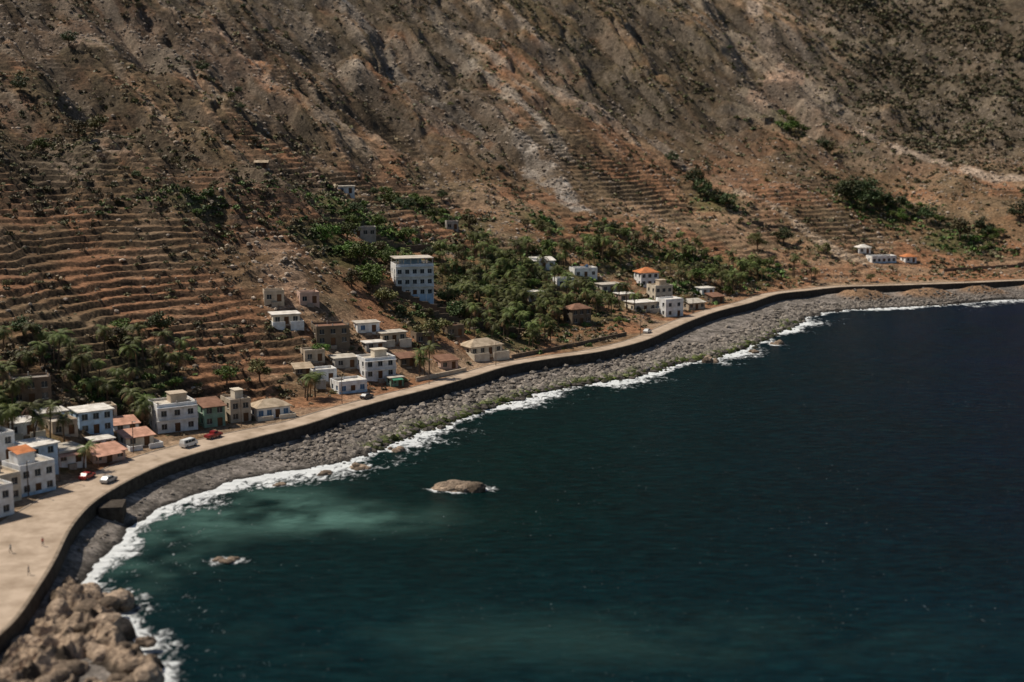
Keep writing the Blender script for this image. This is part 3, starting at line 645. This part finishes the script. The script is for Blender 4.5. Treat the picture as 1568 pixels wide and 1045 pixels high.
for x,y,s,k in [(-51,479,1.5,'green'),(-47,472,1.3,'green'),(-55,485,1.2,'green'),(-46,466,1.2,'green'),(-26,441,1.1,'olive'),(-22,449,.9,'olive'),(-106,377,1,'olive'),(-100,398,1.0,'dark'),(-167,508,1.2,'green'),(-156,542,1.1,'olive'),(-160,530,1.1,'olive'),(-190,558,1.2,'dark'),(-190,622,1.2,'dark'),(-142,663,1.1,'dark'),(166,857,1.6,'green'),(184,852,1.5,'dark'),(175,868,1.4,'green'),(190,860,1.3,'olive'),(176,753,1.9,'dark'),(186,749,2,'dark'),(195,755,2.0,'dark'),(182,765,2,'dark'),(204,753,1.7,'dark'),(192,770,1.8,'dark'),(226,716,1.6,'olive'),(99,733,1.6,'dark'),(104,725,1.4,'dark'),(95,742,1.5,'dark'),(108,718,1.3,'dark'),(13,624,1,'olive'),(117,677,1.2,'olive'),(-70,388,1.,'olive'),(-78,382,.9,'green'),(-51,601,1.1,'green'),(-38,621,1.1,'green'),(87,780,1.2,'dark'),(132,691,1.3,'dark'),(-18,602,1.,'olive'),(-41,456,1.1,'olive'),(-52,460,1.,'olive'),(36,613,1,'green'),(80,607,1,'green'),(-58,500,1.1,'green'),(-64,492,1.1,'green'),(-45,500,1.1,'green'),(-38,510,1,'green'),(-30,500,1.1,'dark'),(-22,490,1.1,'dark'),(-20,520,1,'green'),(-52,551,1,'green'),(-41,560,1,'green'),(-60,535,.9,'green'),(-28,545,1,'olive'),(-33,609,1,'green'),(-44,612,1,'dark'),(240,725,1.4,'dark'),(215,738,1.3,'dark'),(150,680,1.,'olive'),(-120,345,1,'olive'),(-125,360,1,'dark'),(-118,318,1,'green'),(-56,409,.7,'green'),(262,735,1.5,'dark'),(275,760,1.4,'dark'),(-18,470,1.1,'dark'),(-12,510,1.2,'dark'),(-6,520,1.2,'dark'),(10,546,1.1,'dark'),(28,540,1.2,'dark'),(15,590,1.1,'green'),(-8,550,1.2,'dark')]:
    put('broadleaf_tree',random.choice(TM[k]),x,y,s*random.uniform(.85,1.05),random.uniform(.85,1.1))
pts=np.c_[rng.uniform(-330,360,5200),rng.uniform(330,1100,5200)];nb=0
for x,y in pts:
    if abs(x)>y*.4 or nb>310: continue
    g=max(math.exp(-((x-a)**2+(y-b_)**2)/r**2) for a,b_,r in G)
    if random.random()>.05+.42*g: continue
    if sdist(np.array([x]),np.array([y]),OUT)[0]-rwid(y)<8: continue
    if not clear(x,y): continue
    nb+=1;put('broadleaf_tree' if g>.3 else 'dry_bush_tree',random.choice(TM[random.choice(['green','olive','dark','green']) if g>.3 else random.choice(['bare','olive','bare','dark'])]),x,y,random.uniform(.4,.8)*(1.1 if g>.3 else .8),.9)
def palm_mesh(seed):
    r=np.random.default_rng(seed);b=MB();H_=r.uniform(5.5,9.5);ln=r.uniform(-1.2,1.2,2);p=Vector((0,0,-1))
    for i in range(6):
        t=(i+1)/6;q=Vector((ln[0]*t*t,ln[1]*t*t,H_*t));b.tube(p,q,.24-.1*(i/6),.24-.1*((i+1)/6),7);p=q
    nv=len(b.v);ntf=len(b.f);V=list(b.v);Fs=list(b.f);cc=[(.12,.1,.07)]*nv
    nf=22
    for i in range(nf):
        a=i*2.399+r.uniform(-.2,.2);el=r.uniform(-.5,1.15);Lf=r.uniform(2.8,4.0);dr=r.uniform(.8,1.5);d=Vector((math.cos(a),math.sin(a),0));sd=Vector((-math.sin(a),math.cos(a),0))
        dead=el<-.1 and r.random()<.6;tc_=np.array((.20,.13,.055) if dead else (.07,.088,.02))*r.uniform(.65,1.4)
        pts_=[];ang=el;q=Vector(p);seg=8
        for k in range(seg+1):
            pts_.append(q.copy());q=q+(d*math.cos(ang)+Vector((0,0,1))*math.sin(ang))*Lf/seg;ang-=dr/seg*1.6
        for k in range(seg):
            m0,m1=pts_[k],pts_[k+1];wd=.8*math.sin(math.pi*min(1,(k+1.2)/(seg+1.2)))+.12
            for s in (-1,1):
                for h_ in (0,.5):
                    a0=m0.lerp(m1,h_);a1=m0.lerp(m1,h_+.4);tip=a1+sd*s*wd+Vector((0,0,-.35*wd+r.uniform(-.12,.12)))+(m1-m0)*.7
                    B=len(V);V+=[tuple(a0),tuple(a1),tuple(tip)];Fs.append((B,B+1,B+2));cc+=[tuple(tc_*r.uniform(.75,1.25))]*3
    me=bpy.data.meshes.new('palm');me.from_pydata(V,[],Fs);me.materials.append(M_bark);me.materials.append(M_leaf)
    mi=np.zeros(len(Fs),np.int32);mi[ntf:]=1;me.polygons.foreach_set('material_index',mi)
    at_=me.color_attributes.new('tint','FLOAT_COLOR','POINT');at_.data.foreach_set('color',np.c_[np.array(cc),np.ones(len(cc))].astype(np.float32).ravel());me.update();return me
PLM=[palm_mesh(900+i) for i in range(7)]
for cx,cy,r_,k_ in [(-6,568,14,18),(4,543,18,36),(-2,501,18,44),(20,585,14,12),(14,520,16,36),(32,528,12,12),(41,605,16,16),(63,631,14,14),(87,641,12,10),(100,625,12,14),(110,632,8,7),(-97,377,9,12),(-105,353,9,14),(-118,326,12,14),(-112,305,6,6),(-8,474,12,22),(8,470,8,12),(73,600,14,14),(95,600,8,8),(-18,531,12,12),(-97,258,3,4),(-91,345,4,5),(-56,385,4,4),(70,545,5,4),(130,640,8,5),(-100,310,8,6),(-28,415,6,4),(-122,350,10,10),(-130,335,10,8)]:
    for _ in range(k_*3):
        if k_<=0: break
        x,y=cx+random.gauss(0,r_*.6),cy+random.gauss(0,r_*.6)
        if sdist(np.array([x]),np.array([y]),OUT)[0]-rwid(y)<2.0: continue
        if not clear(x,y,1): continue
        k_-=1;put('palm_tree',random.choice(PLM),x,y,random.uniform(.75,1.05))
# ------------------------------------------------------------------ vehicles
def paint(n_,c): return plain(n_,c,.35,.05,1,.5)
M_tyre=plain('tyre',(.02,.02,.02),.9);M_cg=plain('car_glass',(.02,.025,.03),.1,.1,1,.6);M_hub=plain('hub',(.4,.4,.4),.4)
def car(name,x,y,yaw,kind,pm):
    E=empty(name,x,y,5.05,math.radians(yaw))
    prof={'van':[(-2.3,.35),(2.3,.35),(2.35,.9),(2.0,1.15),(1.45,1.9),(1.2,2.0),(-2.2,2.0),(-2.35,1.2)],
          'car':[(-2.1,.3),(2.1,.3),(2.15,.7),(1.95,.88),(1.0,.98),(.35,1.45),(-1.2,1.47),(-1.85,1.0),(-2.15,.9)],
          'pickup':[(-2.5,.45),(2.4,.45),(2.45,.95),(2.1,1.1),(1.2,1.15),(.7,1.72),(-.5,1.74),(-.6,1.1),(-2.5,1.1)]}[kind]
    bm=bmesh.new();w_=.88;top=max(p[1] for p in prof)
    def hw(z): return w_-(.16 if z>top-.12 else 0)
    L1=[bm.verts.new((px_,-hw(z),z)) for px_,z in prof];L2=[bm.verts.new((px_,hw(z),z)) for px_,z in prof]
    bm.faces.new(L1);bm.faces.new(L2[::-1])
    for i in range(len(prof)): j=(i+1)%len(prof);bm.faces.new((L1[j],L1[i],L2[i],L2[j]))
    bmesh.ops.bevel(bm,geom=bm.edges[:],offset=.06,segments=2,affect='EDGES');bmesh.ops.recalc_face_normals(bm,faces=bm.faces)
    me=bpy.data.meshes.new('body');bm.to_mesh(me);bm.free();me.materials.append(pm);o=bpy.data.objects.new('body',me);COL.objects.link(o);o.parent=E
    g=MB()
    if kind=='van': wins=[(-2.0,-1.0),(-.9,.0),(.1,1.35)];z0,z1=1.25,1.78;ws=((1.98,1.22),(1.52,1.84))
    elif kind=='car': wins=[(-1.3,-.4),(-.3,.6)];z0,z1=1.0,1.33;ws=((1.0,1.02),(.42,1.43))
    else: wins=[(-.45,.6)];z0,z1=1.18,1.6;ws=((1.16,1.2),(.76,1.68))
    for a,b_ in wins:
        for s in (-1,1): g.quad((a,s*.895,z0),(b_,s*.895,z0),(b_-.1,s*(.895-.06),z1),(a+.06,s*(.895-.06),z1))
    (x0,za),(x1,zb_)=ws;g.quad((x0+.03,-.75,za+.03),(x0+.03,.75,za+.03),(x1+.03,.68,zb_+.03),(x1+.03,-.68,zb_+.03));g.obj('windows',M_cg,E)
    for i,(wx,wy) in enumerate(((1.4,.8),(1.4,-.8),(-1.4,.8),(-1.4,-.8))):
        t=MB();t.tube((wx,wy-.12,.34),(wx,wy+.12,.34),.34,.34,14);t.obj('wheel_%d'%(i+1),M_tyre,E);t=MB();t.tube((wx,wy-.13,.34),(wx,wy+.13,.34),.18,.18,10);t.obj('hub_%d'%(i+1),M_hub,E)
car('parked_van',-76.5,328,60,'van',paint('white_paint',(.75,.75,.73)))
car('parked_pickup_truck',-72.5,337,58,'pickup',paint('red_paint',(.25,.02,.02)))
car('parked_car',-92,299,75,'car',paint('red_paint_b',(.35,.03,.03)))
car('parked_car',-86.5,296,72,'car',paint('grey_paint',(.45,.45,.44)))
car('parked_car',-40,384,60,'car',paint('dark_paint',(.06,.06,.07)))
car('parked_car',48,498,65,'car',paint('white_paint_b',(.7,.7,.68)))
# ------------------------------------------------------------------ people
def person(x,y,yaw,shirt,trous,step=.18):
    E=empty('pedestrian',x,y,5.05,yaw)
    J=[(0,0,.95),(0,0,1.2),(0,0,1.42),(0,0,1.52),(0,.02,1.64),(0,.02,1.76),(-.1,0,.88),(-.11,step,.48),(-.11,step*.6,.06),(-.11,step+.1,.03),(.1,0,.88),(.11,-step*.3,.48),(.11,-step*1.6,.08),(.11,-step*1.2,.03),(-.2,0,1.4),(-.25,-.06,1.12),(-.25,.06,.86),(.2,0,1.4),(.25,.06,1.12),(.25,.16,.88)]
    R=[.15,.14,.15,.06,.095,.08,.1,.065,.045,.04,.1,.065,.045,.04,.065,.045,.035,.065,.045,.035]
    Ed=[(0,1),(1,2),(2,3),(3,4),(4,5),(0,6),(6,7),(7,8),(8,9),(0,10),(10,11),(11,12),(12,13),(2,14),(14,15),(15,16),(2,17),(17,18),(18,19)]
    me=bpy.data.meshes.new('body');me.from_pydata(J,Ed,[]);o=bpy.data.objects.new('body',me);COL.objects.link(o);o.parent=E
    sk=o.modifiers.new('s','SKIN')
    for v,r in zip(me.skin_vertices[0].data,R): v.radius=(r,r*.85)
    me.skin_vertices[0].data[0].use_root=True
    o.modifiers.new('u','SUBSURF').levels=1
    m,nt,b,N,L=newmat('clothes_skin');tc=N.new('ShaderNodeTexCoord');s=N.new('ShaderNodeSeparateXYZ');L.new(tc.outputs['Object'],s.inputs[0]);dv=N.new('ShaderNodeMath');dv.operation='DIVIDE';dv.inputs[1].default_value=2;L.new(s.outputs[2],dv.inputs[0])
    r=N.new('ShaderNodeValToRGB');r.color_ramp.interpolation='CONSTANT';e=r.color_ramp.elements;e[0].color=(.02,.02,.02,1);e[0].position=0;e[1].position=.05;e[1].color=(*trous,1)
    for p_,c in ((.47,shirt),(.745,(.16,.08,.05)),(.865,(.015,.012,.01))): q=e.new(p_);q.color=(*c,1)
    L.new(dv.outputs[0],r.inputs[0]);L.new(r.outputs[0],b.inputs['Base Color']);me.materials.append(m)
person(-86,251,.5,(.5,.12,.08),(.05,.06,.1));person(-83.2,235,2.,(.04,.04,.05),(.03,.03,.04));person(-90.5,247,1.2,(.5,.5,.45),(.1,.07,.05))
# ------------------------------------------------------------------ poles
M_pole=plain('pole_wood',(.16,.12,.09),.9);M_lamp=plain('lamp_metal',(.35,.35,.34),.5)
for x,y in [(-88,322),(-97,296),(-68,349),(-46,377),(-24,404),(-5,434),(20,459),(45,492),(70,545),(-60,402),(-84,350),(10,560),(-100,285),(100,590)]:
    z=hz(x,y);E=empty('street_lamp',x,y,z,math.radians(35));t=MB();t.tube((0,0,-.5),(0,0,7.5),.12,.08,8);t.obj('pole',M_pole,E);t=MB();t.tube((0,0,7.3),(0,-1.3,7.7),.05,.04,6);t.box(-.14,-1.75,7.62,.14,-1.25,7.76);t.obj('lamp_arm',M_lamp,E)
# ------------------------------------------------------------------ light, sky, camera
sd=Vector((-.55,.22,.80)).normalized();el=math.asin(sd.z)
W=bpy.data.worlds.new('World');SC.world=W;W.use_nodes=True;nt=W.node_tree;sk=nt.nodes.new('ShaderNodeTexSky');sk.sky_type='NISHITA';sk.sun_disc=False;sk.sun_elevation=el;sk.sun_rotation=math.atan2(sd.x,sd.y)
nt.links.new(sk.outputs[0],nt.nodes['Background'].inputs[0]);nt.nodes['Background'].inputs[1].default_value=.06
l=bpy.data.lights.new('sun','SUN');l.energy=4.5;l.angle=math.radians(.5);l.color=(1,.92,.80);lo=bpy.data.objects.new('sun',l);COL.objects.link(lo);lo.rotation_euler=sd.to_track_quat('Z','Y').to_euler()
cam=bpy.data.cameras.new('camera');co=bpy.data.objects.new('camera',cam);COL.objects.link(co)
co.location=(0,0,85);co.rotation_euler=(math.pi/2-.165,0,0);cam.lens=50;cam.clip_end=8000;cam.clip_start=1
cam.dof.use_dof=True;cam.dof.focus_distance=430;cam.dof.aperture_fstop=.05
SC.camera=co
SC.view_settings.view_transform='Standard';SC.view_settings.look='None';SC.view_settings.exposure=0
